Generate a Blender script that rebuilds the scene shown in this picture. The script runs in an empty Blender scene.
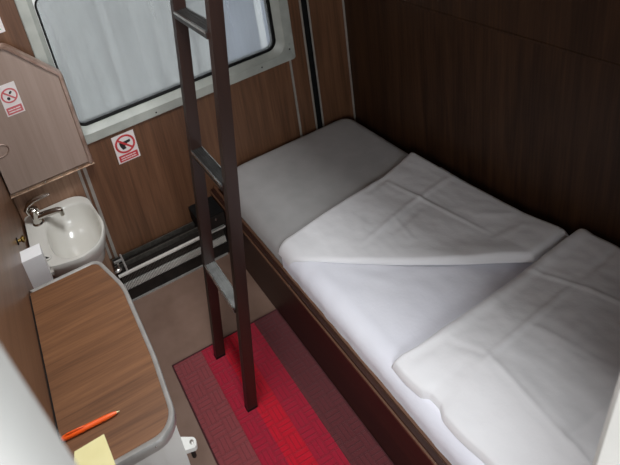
import bpy, bmesh, math
from math import sin, cos, pi, exp
from mathutils import Vector, Matrix, noise

scene = bpy.context.scene
COL = scene.collection
OFF = {}

# ------------------------------------------------------------------ materials
def lin(c):
    c = c / 255.0
    return c / 12.92 if c <= 0.04045 else ((c + 0.055) / 1.055) ** 2.4
def rgb(r, g, b):
    return (lin(r), lin(g), lin(b), 1.0)

def mat(name, color, rough=0.5, metal=0.0, spec=0.5, coat=0.0, sheen=0.0):
    m = bpy.data.materials.new(name); m.use_nodes = True
    b = m.node_tree.nodes['Principled BSDF']
    b.inputs['Base Color'].default_value = color
    b.inputs['Roughness'].default_value = rough
    b.inputs['Metallic'].default_value = metal
    b.inputs['Specular IOR Level'].default_value = spec
    b.inputs['Coat Weight'].default_value = coat
    b.inputs['Sheen Weight'].default_value = sheen
    return m

def nd(m, kind, **kw):
    n = m.node_tree.nodes.new(kind)
    for k, v in kw.items():
        setattr(n, k, v)
    return n
def ln(m, a, b):
    m.node_tree.links.new(a, b)
def math_node(m, op, a, b=None):
    n = nd(m, 'ShaderNodeMath', operation=op)
    for i, v in enumerate((a, b)):
        if v is None: continue
        if isinstance(v, (int, float)): n.inputs[i].default_value = v
        else: ln(m, v, n.inputs[i])
    return n.outputs[0]

def noisy(m, c1, c2, scale=(30, 30, 30), detail=4, rough_var=0.0, bump=0.0, bump_scale=None, bump_dist=0.002, lo=0.35, hi=0.65):
    """noise between two colours of the same thing (mottle / grain), optional bump"""
    b = m.node_tree.nodes['Principled BSDF']
    tc = nd(m, 'ShaderNodeTexCoord'); mp = nd(m, 'ShaderNodeMapping')
    mp.inputs['Scale'].default_value = scale
    ln(m, tc.outputs['Object'], mp.inputs['Vector'])
    n = nd(m, 'ShaderNodeTexNoise'); n.inputs['Scale'].default_value = 1.0; n.inputs['Detail'].default_value = detail
    ln(m, mp.outputs[0], n.inputs['Vector'])
    r = nd(m, 'ShaderNodeValToRGB')
    r.color_ramp.elements[0].position = lo; r.color_ramp.elements[0].color = c1
    r.color_ramp.elements[1].position = hi; r.color_ramp.elements[1].color = c2
    ln(m, n.outputs['Fac'], r.inputs[0]); ln(m, r.outputs[0], b.inputs['Base Color'])
    if bump:
        n2 = nd(m, 'ShaderNodeTexNoise'); n2.inputs['Detail'].default_value = 3
        n2.inputs['Scale'].default_value = bump_scale or 200
        ln(m, tc.outputs['Object'], n2.inputs['Vector'])
        bp = nd(m, 'ShaderNodeBump'); bp.inputs['Strength'].default_value = bump; bp.inputs['Distance'].default_value = bump_dist
        ln(m, n2.outputs['Fac'], bp.inputs['Height']); ln(m, bp.outputs[0], b.inputs['Normal'])
    return m

def wood(name, c1, c2, axis='z', rough=0.4, spec=0.5, fine=1.0, coat=0.0):
    """wood-print laminate: broad figure times fine pores, both drawn out along the grain"""
    m = mat(name, c1, rough, spec=spec, coat=coat)
    b = m.node_tree.nodes['Principled BSDF']
    tc = nd(m, 'ShaderNodeTexCoord')
    def layer(across, along, detail, distort):
        mp = nd(m, 'ShaderNodeMapping')
        s = [across, across, across]; s['xyz'.index(axis)] = along
        mp.inputs['Scale'].default_value = s
        ln(m, tc.outputs['Object'], mp.inputs['Vector'])
        n = nd(m, 'ShaderNodeTexNoise'); n.inputs['Scale'].default_value = 1.0
        n.inputs['Detail'].default_value = detail; n.inputs['Distortion'].default_value = distort
        ln(m, mp.outputs[0], n.inputs['Vector'])
        return n.outputs['Fac']
    a = layer(22 * fine, 1.3 * fine, 5, 0.6)
    f = layer(150 * fine, 5 * fine, 3, 0.1)
    mix = math_node(m, 'ADD', math_node(m, 'MULTIPLY', a, 0.6), math_node(m, 'MULTIPLY', f, 0.4))
    r = nd(m, 'ShaderNodeValToRGB')
    r.color_ramp.elements[0].position = 0.36; r.color_ramp.elements[0].color = c1
    r.color_ramp.elements[1].position = 0.64; r.color_ramp.elements[1].color = c2
    ln(m, mix, r.inputs[0]); ln(m, r.outputs[0], b.inputs['Base Color'])
    bp = nd(m, 'ShaderNodeBump'); bp.inputs['Strength'].default_value = 0.06; bp.inputs['Distance'].default_value = 0.001
    ln(m, f, bp.inputs['Height']); ln(m, bp.outputs[0], b.inputs['Normal'])
    return m

M = {}
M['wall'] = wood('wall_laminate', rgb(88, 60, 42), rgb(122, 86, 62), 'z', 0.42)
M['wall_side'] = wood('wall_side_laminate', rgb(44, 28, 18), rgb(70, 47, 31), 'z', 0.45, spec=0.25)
M['wall_left'] = wood('wall_left_laminate', rgb(102, 70, 49), rgb(132, 96, 72), 'y', 0.36)
M['niche'] = wood('niche_laminate', rgb(130, 98, 78), rgb(165, 130, 106), 'z', 0.4)
M['table'] = wood('table_laminate', rgb(96, 63, 40), rgb(130, 89, 58), 'x', 0.42, fine=1.7)
M['lid'] = wood('lid_laminate', rgb(152, 132, 120), rgb(166, 146, 134), 'z', 0.33)
M['berth'] = wood('berth_wood', rgb(40, 20, 15), rgb(58, 31, 22), 'y', 0.4, spec=0.4)
M['berth_edge'] = wood('berth_edge_wood', rgb(84, 56, 40), rgb(110, 78, 58), 'y', 0.38)
M['ladder'] = wood('ladder_paint', rgb(34, 19, 14), rgb(44, 26, 20), 'z', 0.4)
M['floor'] = noisy(mat('floor_lino', rgb(130, 104, 90), 0.42), rgb(124, 98, 84), rgb(138, 112, 98), (9, 9, 9), 5, bump=0.08, bump_scale=300)
M['ceiling'] = noisy(mat('ceiling_paint', rgb(190, 186, 178), 0.7), rgb(186, 182, 174), rgb(196, 192, 184), (5, 5, 5))
M['alu'] = noisy(mat('window_frame_paint', rgb(170, 174, 166), 0.42), rgb(164, 168, 161), rgb(178, 182, 174), (14, 14, 14), 5)
M['trim'] = noisy(mat('grey_trim', rgb(168, 164, 156), 0.4, 0.2), rgb(160, 156, 148), rgb(176, 172, 164), (20, 20, 20))
M['edge'] = noisy(mat('table_edge_metal', rgb(170, 168, 164), 0.34, 0.35), rgb(164, 162, 158), rgb(178, 176, 172), (30, 30, 30))
M['lid_edge'] = noisy(mat('lid_edge_metal', rgb(190, 164, 150), 0.3, 0.55), rgb(160, 132, 116), rgb(206, 184, 172), (12, 12, 12), 4)
M['hinge'] = noisy(mat('hinge_brass', rgb(164, 140, 118), 0.35, 0.6), rgb(140, 114, 94), rgb(184, 158, 136), (40, 40, 40))
M['steel'] = noisy(mat('bright_steel', rgb(205, 203, 198), 0.25, 1.0), rgb(196, 194, 190), rgb(212, 210, 206), (60, 60, 60))
M['chrome'] = noisy(mat('chrome', rgb(200, 196, 190), 0.1, 1.0), rgb(194, 190, 184), rgb(206, 202, 196), (30, 30, 30))
M['brass'] = noisy(mat('brass', rgb(176, 150, 84), 0.22, 1.0), rgb(160, 134, 72), rgb(190, 164, 98), (60, 60, 60))
M['tread'] = noisy(mat('tread_painted_sheen', rgb(178, 180, 178), 0.36, 0.85), rgb(160, 162, 160), rgb(190, 192, 190), (40, 40, 40))  # lowest tread only: reflected sheen put into the colour as a paler metal
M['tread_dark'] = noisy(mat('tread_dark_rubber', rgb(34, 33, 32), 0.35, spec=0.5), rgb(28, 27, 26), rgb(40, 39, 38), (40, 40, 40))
M['black'] = noisy(mat('black_rubber', rgb(18, 18, 18), 0.6, spec=0.2), rgb(14, 14, 14), rgb(24, 24, 24), (40, 40, 40))
M['heater_dark'] = noisy(mat('heater_dark_metal', rgb(30, 26, 23), 0.7, 0.0, spec=0.25), rgb(24, 20, 18), rgb(40, 34, 30), (16, 16, 16), 5)
M['grille'] = noisy(mat('grille_dull_metal', rgb(90, 86, 80), 0.45, 0.5), rgb(80, 76, 70), rgb(100, 96, 90), (60, 60, 60))
M['fin'] = noisy(mat('fin_metal', rgb(224, 221, 214), 0.4, 0.1), rgb(218, 215, 208), rgb(230, 227, 220), (60, 60, 60))
M['china'] = noisy(mat('white_china', rgb(222, 220, 212), 0.16, coat=0.4), rgb(220, 218, 210), rgb(226, 224, 216), (6, 6, 6))
M['plastic'] = noisy(mat('white_plastic', rgb(242, 242, 242), 0.4), rgb(240, 240, 240), rgb(244, 244, 244), (8, 8, 8))
M['bin'] = noisy(mat('white_enamel', rgb(222, 221, 216), 0.45), rgb(218, 217, 212), rgb(226, 225, 220), (10, 10, 10))
M['door'] = noisy(mat('door_frame_white', rgb(168, 166, 161), 0.55), rgb(165, 163, 158), rgb(172, 170, 165), (7, 7, 7))
M['orange'] = noisy(mat('orange_plastic', rgb(250, 96, 24), 0.35), rgb(248, 92, 20), rgb(252, 102, 30), (30, 30, 30))
M['paper'] = noisy(mat('yellow_paper', rgb(240, 231, 170), 0.85), rgb(238, 229, 168), rgb(243, 234, 176), (20, 20, 20))
M['sign_white'] = noisy(mat('sign_white', rgb(232, 226, 224), 0.4), rgb(228, 222, 220), rgb(236, 230, 228), (30, 30, 30))
M['sign_red'] = noisy(mat('sign_red', rgb(204, 62, 66), 0.4), rgb(198, 56, 60), rgb(210, 68, 72), (30, 30, 30))
M['sign_pink'] = noisy(mat('sign_faded_red', rgb(206, 104, 108), 0.4), rgb(200, 98, 102), rgb(212, 110, 114), (30, 30, 30))
M['sign_black'] = noisy(mat('sign_black', rgb(40, 36, 38), 0.4), rgb(36, 32, 34), rgb(46, 42, 44), (30, 30, 30))
M['sign_green'] = noisy(mat('sign_green', rgb(120, 190, 130), 0.4), rgb(116, 186, 126), rgb(126, 196, 136), (30, 30, 30))
M['sheet'] = noisy(mat('white_sheet', rgb(232, 233, 244), 0.9, sheen=0.15), rgb(231, 232, 241), rgb(235, 236, 243), (3, 3, 3), bump=0.12, bump_scale=90, bump_dist=0.004)
M['duvet'] = noisy(mat('white_duvet_cotton', rgb(236, 236, 238), 0.9, sheen=0.15), rgb(234, 234, 236), rgb(238, 238, 240), (4, 4, 4), bump=0.12, bump_scale=70, bump_dist=0.004)
M['mattress'] = noisy(mat('grey_mattress_cloth', rgb(174, 173, 172), 0.92, sheen=0.25), rgb(170, 169, 168), rgb(178, 177, 176), (12, 12, 12), 6, bump=0.2, bump_scale=500)

def rug_material():
    m = mat('rug_stripes', rgb(120, 20, 30), 0.95, spec=0.15, sheen=0.25)
    b = m.node_tree.nodes['Principled BSDF']
    tc = nd(m, 'ShaderNodeTexCoord'); sp = nd(m, 'ShaderNodeSeparateXYZ')
    ln(m, tc.outputs['Object'], sp.inputs[0])
    X, Y = sp.outputs[0], sp.outputs[1]
    fx = nd(m, 'ShaderNodeMapRange'); fx.inputs['From Min'].default_value = -0.2465; fx.inputs['From Max'].default_value = 0.2465
    ln(m, X, fx.inputs['Value'])
    r = nd(m, 'ShaderNodeValToRGB'); r.color_ramp.interpolation = 'CONSTANT'
    maroon, crimson, bright = rgb(146, 68, 72), rgb(172, 28, 54), rgb(204, 18, 44)
    e = r.color_ramp.elements
    e[0].position = 0; e[0].color = maroon
    e[1].position = 0.252; e[1].color = crimson
    for p, c in ((0.408, bright), (0.574, crimson), (0.746, rgb(104, 48, 52))):
        k = e.new(p); k.color = c
    ln(m, fx.outputs[0], r.inputs[0])
    # basket-weave relief: square cells, grooves across or along in turn
    S = 0.052
    u = math_node(m, 'DIVIDE', math_node(m, 'ADD', X, 10.0), S); v = math_node(m, 'DIVIDE', math_node(m, 'ADD', Y, 10.0), S)
    par = math_node(m, 'MODULO', math_node(m, 'ADD', math_node(m, 'FLOOR', u), math_node(m, 'FLOOR', v)), 2.0)
    def groove(t, k):
        fr = math_node(m, 'FRACT', math_node(m, 'MULTIPLY', t, k))
        return math_node(m, 'LESS_THAN', math_node(m, 'ABSOLUTE', math_node(m, 'SUBTRACT', fr, 0.5)), 0.40)
    a, c = groove(u, 3.0), groove(v, 3.0)
    cell = math_node(m, 'MULTIPLY', groove(u, 1.0), groove(v, 1.0))
    cell = math_node(m, 'ADD', math_node(m, 'MULTIPLY', cell, 0.3), 0.7)
    pat = math_node(m, 'ADD', math_node(m, 'MULTIPLY', a, par), math_node(m, 'MULTIPLY', c, math_node(m, 'SUBTRACT', 1.0, par)))
    pat = math_node(m, 'MULTIPLY', pat, cell)
    n = nd(m, 'ShaderNodeTexNoise'); n.inputs['Scale'].default_value = 420; n.inputs['Detail'].default_value = 2
    ln(m, tc.outputs['Object'], n.inputs['Vector'])
    h = math_node(m, 'ADD', pat, math_node(m, 'MULTIPLY', n.outputs['Fac'], 0.9))
    bp = nd(m, 'ShaderNodeBump'); bp.inputs['Strength'].default_value = 0.7; bp.inputs['Distance'].default_value = 0.004
    ln(m, h, bp.inputs['Height']); ln(m, bp.outputs[0], b.inputs['Normal'])
    # colour goes darker in the grooves of the relief
    mx = nd(m, 'ShaderNodeMix', data_type='RGBA', blend_type='MULTIPLY')
    mx.inputs[0].default_value = 1.0
    g = nd(m, 'ShaderNodeCombineColor')
    k = math_node(m, 'ADD', math_node(m, 'MULTIPLY', pat, 0.28), math_node(m, 'ADD', math_node(m, 'MULTIPLY', n.outputs['Fac'], 0.3), 0.55))
    for i in range(3): ln(m, k, g.inputs[i])
    ln(m, r.outputs[0], mx.inputs[6]); ln(m, g.outputs[0], mx.inputs[7]); ln(m, mx.outputs[2], b.inputs['Base Color'])
    return m
M['rug'] = rug_material()
M['hem'] = noisy(mat('rug_hem', rgb(70, 30, 34), 0.95), rgb(64, 26, 30), rgb(78, 34, 38), (90, 90, 90))

def pane_material():
    """thin pane under a film of dirt, rain streaks running down it"""
    m = bpy.data.materials.new('dirty_pane'); m.use_nodes = True
    nt = m.node_tree; nt.nodes.remove(nt.nodes['Principled BSDF'])
    out = nt.nodes['Material Output']
    tr = nd(m, 'ShaderNodeBsdfTransparent'); tr.inputs[0].default_value = (0.93, 0.95, 0.96, 1)
    gl = nd(m, 'ShaderNodeBsdfGlossy'); gl.inputs['Roughness'].default_value = 0.03; gl.inputs[0].default_value = (0.9, 0.9, 0.9, 1)
    df = nd(m, 'ShaderNodeBsdfDiffuse'); df.inputs[0].default_value = rgb(176, 178, 178)
    tl = nd(m, 'ShaderNodeBsdfTranslucent'); tl.inputs[0].default_value = rgb(180, 184, 186)
    film = nd(m, 'ShaderNodeMixShader'); film.inputs[0].default_value = 0.6
    ln(m, df.outputs[0], film.inputs[1]); ln(m, tl.outputs[0], film.inputs[2])
    tc = nd(m, 'ShaderNodeTexCoord'); mp = nd(m, 'ShaderNodeMapping'); mp.inputs['Scale'].default_value = (14, 14, 0.9)
    ln(m, tc.outputs['Object'], mp.inputs['Vector'])
    n = nd(m, 'ShaderNodeTexNoise'); n.inputs['Scale'].default_value = 1; n.inputs['Detail'].default_value = 3
    ln(m, mp.outputs[0], n.inputs['Vector'])
    r = nd(m, 'ShaderNodeMapRange'); r.inputs['From Min'].default_value = 0.3; r.inputs['From Max'].default_value = 0.75
    r.inputs['To Min'].default_value = 0.36; r.inputs['To Max'].default_value = 0.62
    ln(m, n.outputs['Fac'], r.inputs['Value'])
    m1 = nd(m, 'ShaderNodeMixShader'); ln(m, r.outputs[0], m1.inputs[0]); ln(m, tr.outputs[0], m1.inputs[1]); ln(m, film.outputs[0], m1.inputs[2])
    fr = nd(m, 'ShaderNodeFresnel'); fr.inputs[0].default_value = 1.3
    m2 = nd(m, 'ShaderNodeMixShader'); ln(m, fr.outputs[0], m2.inputs[0]); ln(m, m1.outputs[0], m2.inputs[1]); ln(m, gl.outputs[0], m2.inputs[2])
    ln(m, m2.outputs[0], out.inputs['Surface'])
    return m
M['pane'] = pane_material()
M['coach_rib'] = noisy(mat('coach_rib_paint', rgb(236, 236, 234), 0.6), rgb(232, 232, 230), rgb(240, 240, 238), (3, 3, 3), 4)
M['coach'] = noisy(mat('coach_side_paint', rgb(196, 195, 189), 0.6), rgb(190, 189, 183), rgb(202, 201, 195), (3, 3, 3), 4)
M['coach_band'] = noisy(mat('coach_side_dull_paint', rgb(146, 151, 164), 0.6), rgb(142, 147, 160), rgb(152, 157, 170), (3, 3, 3), 4)

# ------------------------------------------------------------------ mesh helpers
def box(bm, x0, x1, y0, y1, z0, z1):
    v = [bm.verts.new(p) for p in ((x0,y0,z0),(x1,y0,z0),(x1,y1,z0),(x0,y1,z0),(x0,y0,z1),(x1,y0,z1),(x1,y1,z1),(x0,y1,z1))]
    for f in ((0,3,2,1),(4,5,6,7),(0,1,5,4),(1,2,6,5),(2,3,7,6),(3,0,4,7)):
        bm.faces.new([v[i] for i in f])

def loft(bm, rings, close_ring=True, cap=True, loop=False):
    R = [[bm.verts.new(p) for p in r] for r in rings]
    n = len(R[0])
    pairs = list(zip(R[:-1], R[1:])) + ([(R[-1], R[0])] if loop else [])
    for a, b in pairs:
        for i in range(n if close_ring else n - 1):
            j = (i + 1) % n
            try: bm.faces.new((a[i], a[j], b[j], b[i]))
            except ValueError: pass
    if cap and not loop:
        bm.faces.new(list(reversed(R[0]))); bm.faces.new(R[-1])

def tube(bm, pts, r, n=10, cap=True, closed=False):
    pts = [Vector(p) for p in pts]; k = len(pts)
    rad = r if isinstance(r, (list, tuple)) else [r] * k
    rings = []; up = None
    for i, p in enumerate(pts):
        if closed: t = pts[(i + 1) % k] - pts[i - 1]
        else: t = pts[min(i + 1, k - 1)] - pts[max(i - 1, 0)]
        t.normalize()
        if up is None:
            up = Vector((0, 0, 1)) if abs(t.z) < 0.9 else Vector((1, 0, 0))
        a = up - t * up.dot(t); a.normalize(); b = t.cross(a); up = a
        rings.append([p + (a * cos(2*pi*j/n) + b * sin(2*pi*j/n)) * rad[i] for j in range(n)])
    loft(bm, rings, cap=cap and not closed, loop=closed)

def lathe(bm, prof, center, axis=(0, 0, 1), n=24):
    """prof: (radius, height) pairs along axis"""
    ax = Vector(axis).normalized(); c = Vector(center)
    a = ax.orthogonal().normalized(); b = ax.cross(a)
    loft(bm, [[c + ax * h + (a * cos(2*pi*j/n) + b * sin(2*pi*j/n)) * max(r, 1e-5) for j in range(n)] for r, h in prof])

def prism(bm, poly, lo, hi, axis='z'):
    """extrude a 2-D polygon: axis z -> (x, y), axis y -> (x, z), axis x -> (y, z)"""
    def P(p, h):
        return {'z': (p[0], p[1], h), 'y': (p[0], h, p[1]), 'x': (h, p[0], p[1])}[axis]
    a = [bm.verts.new(P(p, lo)) for p in poly]; b = [bm.verts.new(P(p, hi)) for p in poly]
    n = len(poly)
    for i in range(n):
        bm.faces.new((a[i], a[(i+1) % n], b[(i+1) % n], b[i]))
    bm.faces.new(list(reversed(a))); bm.faces.new(b)

def rrect(x0, x1, z0, z1, r, n=8):
    out = []
    for cx, cz, a0 in ((x1-r, z1-r, 0), (x0+r, z1-r, 90), (x0+r, z0+r, 180), (x1-r, z0+r, 270)):
        for i in range(n + 1):
            a = math.radians(a0 + 90 * i / n); out.append((cx + r*cos(a), cz + r*sin(a)))
    return out

def fillet(poly, radii, n=8):
    """round the corners of a closed polygon"""
    out = []; k = len(poly)
    for i, p in enumerate(poly):
        r = radii[i]
        if r == 0: out.append(p); continue
        p = Vector(p); a = (Vector(poly[i-1]) - p).normalized(); b = (Vector(poly[(i+1) % k]) - p).normalized()
        h = math.acos(max(-1, min(1, a.dot(b)))) / 2
        d = r / math.tan(h); p1 = p + a*d; p2 = p + b*d
        c = p + (a+b).normalized() * (r / sin(h))
        a1 = math.atan2(*(p1-c).yx); a2 = math.atan2(*(p2-c).yx)
        da = (a2-a1+pi) % (2*pi) - pi
        for j in range(n + 1):
            t = a1 + da*j/n; out.append((c.x + r*cos(t), c.y + r*sin(t)))
    return out

def inset(poly, d):
    k = len(poly); out = []
    area = sum(poly[i][0]*poly[(i+1) % k][1] - poly[(i+1) % k][0]*poly[i][1] for i in range(k))
    s = 1 if area > 0 else -1
    for i in range(k):
        p = Vector(poly[i]); a = (p - Vector(poly[i-1])); b = (Vector(poly[(i+1) % k]) - p)
        if a.length < 1e-9: a = b
        if b.length < 1e-9: b = a
        a.normalize(); b.normalize()
        na = Vector((-a.y, a.x)) * s; nb = Vector((-b.y, b.x)) * s
        m_ = na + nb; m_.normalize(); c = max(0.35, m_.dot(na))
        out.append(tuple(p + m_ * (d / c)))
    return out

def build(name, bm, m, parent=None, bevel=0.0, segs=2, smooth=True, angle=35, origin=None):
    if bevel:
        es = [e for e in bm.edges if len(e.link_faces) == 2 and e.calc_face_angle(0) > 0.5]
        bmesh.ops.bevel(bm, geom=es, offset=bevel, segments=segs, profile=0.5, affect='EDGES', clamp_overlap=True)
    bmesh.ops.recalc_face_normals(bm, faces=bm.faces)
    if parent is not None: off = OFF[parent.name]
    elif origin is not None: off = Vector(origin)
    else:
        xs = [v.co for v in bm.verts]
        off = Vector(((min(v.x for v in xs)+max(v.x for v in xs))/2, (min(v.y for v in xs)+max(v.y for v in xs))/2, min(v.z for v in xs)))
    bmesh.ops.translate(bm, verts=bm.verts, vec=-off)
    if smooth:
        for f in bm.faces: f.smooth = True
        for e in bm.edges:
            if len(e.link_faces) == 2 and e.calc_face_angle(0) > math.radians(angle): e.smooth = False
    me = bpy.data.meshes.new(name); bm.to_mesh(me); bm.free()
    me.materials.append(m)
    o = bpy.data.objects.new(name, me); COL.objects.link(o)
    OFF[o.name] = off.copy()
    if parent is not None: o.parent = parent
    else: o.location = off
    return o

def part(name, fn, m, parent=None, **kw):
    bm = bmesh.new(); fn(bm)
    return build(name, bm, m, parent, **kw)

def tag(o, label, cat, group=None):
    o['label'] = label; o['category'] = cat
    if group: o['group'] = group
    return o

def thing(name, label, cat, loc, group=None):
    o = bpy.data.objects.new(name, None); COL.objects.link(o)
    o.empty_display_size = 0.05
    o.location = loc; OFF[o.name] = Vector(loc)
    return tag(o, label, cat, group)

def structure(o):
    o['kind'] = 'structure'; return o

# ------------------------------------------------------------------ the setting
XL, XR, YW, YF, ZC = -0.215, 1.455, 1.96, 0.20, 2.50     # left wall, right wall, window wall, door wall, ceiling
WX0, WX1, WZ0, WZ1 = 0.067, 1.163, 0.788, 1.86            # window frame
GX0, GX1, GZ0, GZ1 = 0.136, 1.078, 0.868, 1.79            # glass

structure(part('floor', lambda b: box(b, XL-0.05, XR+0.05, -0.25, YW+0.06, -0.05, 0), M['floor']))
structure(part('ceiling', lambda b: box(b, XL-0.05, XR+0.05, YF-0.05, YW+0.06, ZC, ZC+0.05), M['ceiling']))
def wall_back(b):
    x0, x1, z0, z1 = WX0+0.02, WX1-0.02, WZ0+0.02, WZ1-0.02
    box(b, XL, x0, YW, YW+0.06, 0, ZC); box(b, x1, XR, YW, YW+0.06, 0, ZC)
    box(b, x0, x1, YW, YW+0.06, 0, z0); box(b, x0, x1, YW, YW+0.06, z1, ZC)
structure(part('wall_back', wall_back, M['wall']))
structure(part('wall_left', lambda b: box(b, XL-0.05, XL, YF-0.05, YW+0.06, 0, ZC), M['wall_left']))
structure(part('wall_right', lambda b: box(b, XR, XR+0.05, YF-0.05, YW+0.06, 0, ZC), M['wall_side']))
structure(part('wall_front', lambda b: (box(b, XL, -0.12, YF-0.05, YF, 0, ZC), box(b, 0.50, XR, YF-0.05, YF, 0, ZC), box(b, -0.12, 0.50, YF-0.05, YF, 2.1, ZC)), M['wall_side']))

# doorway: two white posts and a head, the posts a little out of plumb as the photo shows them
dr = bpy.data.objects.new('door_1', None); COL.objects.link(dr); dr.location = (0.2, YF, 0); OFF['door_1'] = Vector((0.2, YF, 0)); structure(dr)
def left_post(b):
    e = lambda z: -0.0515 - 0.058*(z - 1.69)
    rings = []
    for z in (0.0, 2.1):
        x = e(z)
        prof = [(x-0.16, YF-0.05)]+[(x-0.05+0.05*sin(a*pi/16), YF+0.0-0.05*cos(a*pi/16)) for a in range(9)]+[(x, YF+0.008), (x-0.006, YF+0.014), (x-0.16, YF+0.014)]
        rings.append([(px, py, z) for px, py in prof])
    loft(b, rings)
def right_post(b):
    e = lambda z: 0.396 + 0.14*(z - 1.325)
    loft(b, [[(e(z), YF-0.03, z), (e(z)+0.006, YF-0.036, z), (0.62, YF-0.036, z), (0.62, YF, z), (e(z)+0.006, YF, z), (e(z), YF-0.006, z)] for z in (0.0, 2.1)])
part('frame_post', left_post, M['door'], dr)
part('frame_post', right_post, M['door'], dr)
part('frame_head', lambda b: box(b, -0.14, 0.56, YF-0.04, YF+0.012, 2.06, 2.12), M['door'], dr, bevel=0.004)

# panel behind the basin, a sheet of lighter laminate on the window wall
structure(part('trim_1', lambda b: box(b, XL+0.004, 0.064, YW-0.006, YW, 0.0, 0.76), M['niche']))
# upright joint strips of the window wall
def strip(n, x0, x1, y, z0, z1, m='trim'):
    structure(part('trim_%d' % n, lambda b: box(b, x0, x1, y-0.005, y, z0, z1), M[m], bevel=0.0015))
strip(2, 0.066, 0.078, YW, 0.18, 0.76)
strip(3, 0.090, 0.104, YW, 0.0, 0.786)
strip(4, 1.130, 1.139, YW, 0.0, 0.786)
strip(5, 1.222, 1.229, YW, 0.0, ZC)
strip(6, 1.231, 1.258, YW, 0.0, ZC, 'black')
strip(7, 1.260, 1.268, YW, 0.0, ZC)
strip(8, 1.446, 1.453, YW, 0.0, ZC)

# window
w = bpy.data.objects.new('window_1', None); COL.objects.link(w); w.location = (0.6, YW, WZ0); OFF['window_1'] = Vector((0.6, YW, WZ0)); structure(w)
def ring_at(x0, x1, z0, z1, r, y):
    return [(px, y, pz) for px, pz in rrect(x0, x1, z0, z1, r)]
def frame(b):
    loft(b, [ring_at(WX0, WX1, WZ0, WZ1, 0.012, YW),
             ring_at(WX0, WX1, WZ0, WZ1, 0.012, YW-0.008),
             ring_at(WX0+0.003, WX1-0.003, WZ0+0.003, WZ1-0.003, 0.014, YW-0.011),
             ring_at(WX0+0.040, WX1-0.046, WZ0+0.043, WZ1-0.03, 0.06, YW-0.011),
             ring_at(WX0+0.046, WX1-0.052, WZ0+0.049, WZ1-0.036, 0.058, YW-0.003),
             ring_at(WX0+0.060, WX1-0.074, WZ0+0.070, WZ1-0.058, 0.052, YW+0.012),
             ring_at(WX0+0.060, WX1-0.074, WZ0+0.070, WZ1-0.058, 0.052, YW+0.055)], cap=False)
fr = part('window_frame', frame, M['alu'], w)
part('mullion', lambda b: box(b, GX0-0.006, GX1+0.01, YW+0.008, YW+0.05, 1.442, 1.50), M['alu'], w, bevel=0.004)
def gasket(b, z0, z1, r):
    loft(b, [ring_at(GX0-0.008, GX1+0.010, z0-0.008, z1+0.008, r+0.006, YW+0.013),
             ring_at(GX0-0.004, GX1+0.004, z0-0.003, z1+0.003, r+0.002, YW+0.011),
             ring_at(GX0+0.001, GX1-0.001, z0+0.001, z1-0.001, r, YW+0.020),
             ring_at(GX0+0.001, GX1-0.001, z0+0.001, z1-0.001, r, YW+0.045)], cap=False)
part('gasket', lambda b: gasket(b, GZ0, 1.434, 0.035), M['black'], w)
part('gasket', lambda b: gasket(b, 1.508, GZ1, 0.035), M['black'], w)
part('pane', lambda b: prism(b, rrect(GX0-0.003, GX1+0.003, GZ0-0.003, 1.437, 0.036), YW+0.024, YW+0.026, 'y'), M['pane'], w)
part('pane', lambda b: prism(b, rrect(GX0-0.003, GX1+0.003, 1.505, GZ1+0.003, 0.036), YW+0.024, YW+0.026, 'y'), M['pane'], w)
for sx, sz in ((0.46, 0.806), (0.985, 0.812), (1.136, 0.845), (0.097, 1.075)):
    part('screw', lambda b: lathe(b, [(0, 0), (0.004, 0), (0.003, 0.002), (0, 0.0024)], (sx, YW-0.0108, sz), (0, -1, 0), 12), M['heater_dark'], fr)
part('plug', lambda b: lathe(b, [(0, 0), (0.010, 0), (0.009, 0.003), (0, 0.0035)], (1.136, YW-0.0108, 0.862), (0, -1, 0), 16), M['alu'], fr)
part('plug', lambda b: lathe(b, [(0, 0), (0.010, 0), (0.009, 0.003), (0, 0.0035)], (0.093, YW-0.0108, 1.13), (0, -1, 0), 16), M['alu'], fr)

# a pale coach standing on the next track, seen through the dirty glass
co = thing('railway_coach', 'pale grey coach side with upright ribs standing outside the dirty window', 'train', (0.7, 3.5, -0.6))
def coach_wall(b):
    box(b, -3.0, 5.0, 3.5, 3.6, -0.6, 3.2)
part('side_panel', coach_wall, M['coach'], co)
for x in (0.02, 0.62, 1.18, 1.77, 2.42):
    part('rib', lambda b: box(b, x, x+0.055, 3.45 if x == 1.77 else 3.475, 3.5, -0.5, 3.1), M['coach_rib'] if x == 1.77 else M['coach'], co, bevel=0.012)
part('door_panel', lambda b: box(b, 1.48, 2.12, 3.46, 3.5, -0.5, 3.0), M['coach_band'], co, bevel=0.01)

# folded-up middle berth over the bed, standing proud of the right wall
mb = thing('folded_berth', 'dark wooden berth back folded flat on the right wall above the bed', 'berth', (XR, 1.0, 1.06))
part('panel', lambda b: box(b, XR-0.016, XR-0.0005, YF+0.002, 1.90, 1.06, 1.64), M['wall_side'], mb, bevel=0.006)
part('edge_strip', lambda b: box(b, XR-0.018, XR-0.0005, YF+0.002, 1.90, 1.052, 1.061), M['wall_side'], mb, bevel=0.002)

# upper berth the ladder leads to (just above the frame) and the ceiling lamp over the aisle
ub = thing('upper_berth', 'upper bunk board the ladder leans on, high above the bed', 'berth', (XR, 1.1, 1.74))
part('board', lambda b: box(b, 0.530, XR-0.001, YF+0.03, YW-0.002, 1.74, 1.80), M['berth'], ub, bevel=0.004)
part('guard_rail', lambda b: box(b, 0.552, 0.572, YF+0.03, YW-0.002, 1.80, 1.90), M['berth'], ub, bevel=0.004)
structure(part('ceiling_lamp', lambda b: box(b, 0.18, 0.48, 0.76, 1.28, ZC-0.035, ZC), M['plastic'], bevel=0.008))

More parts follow.
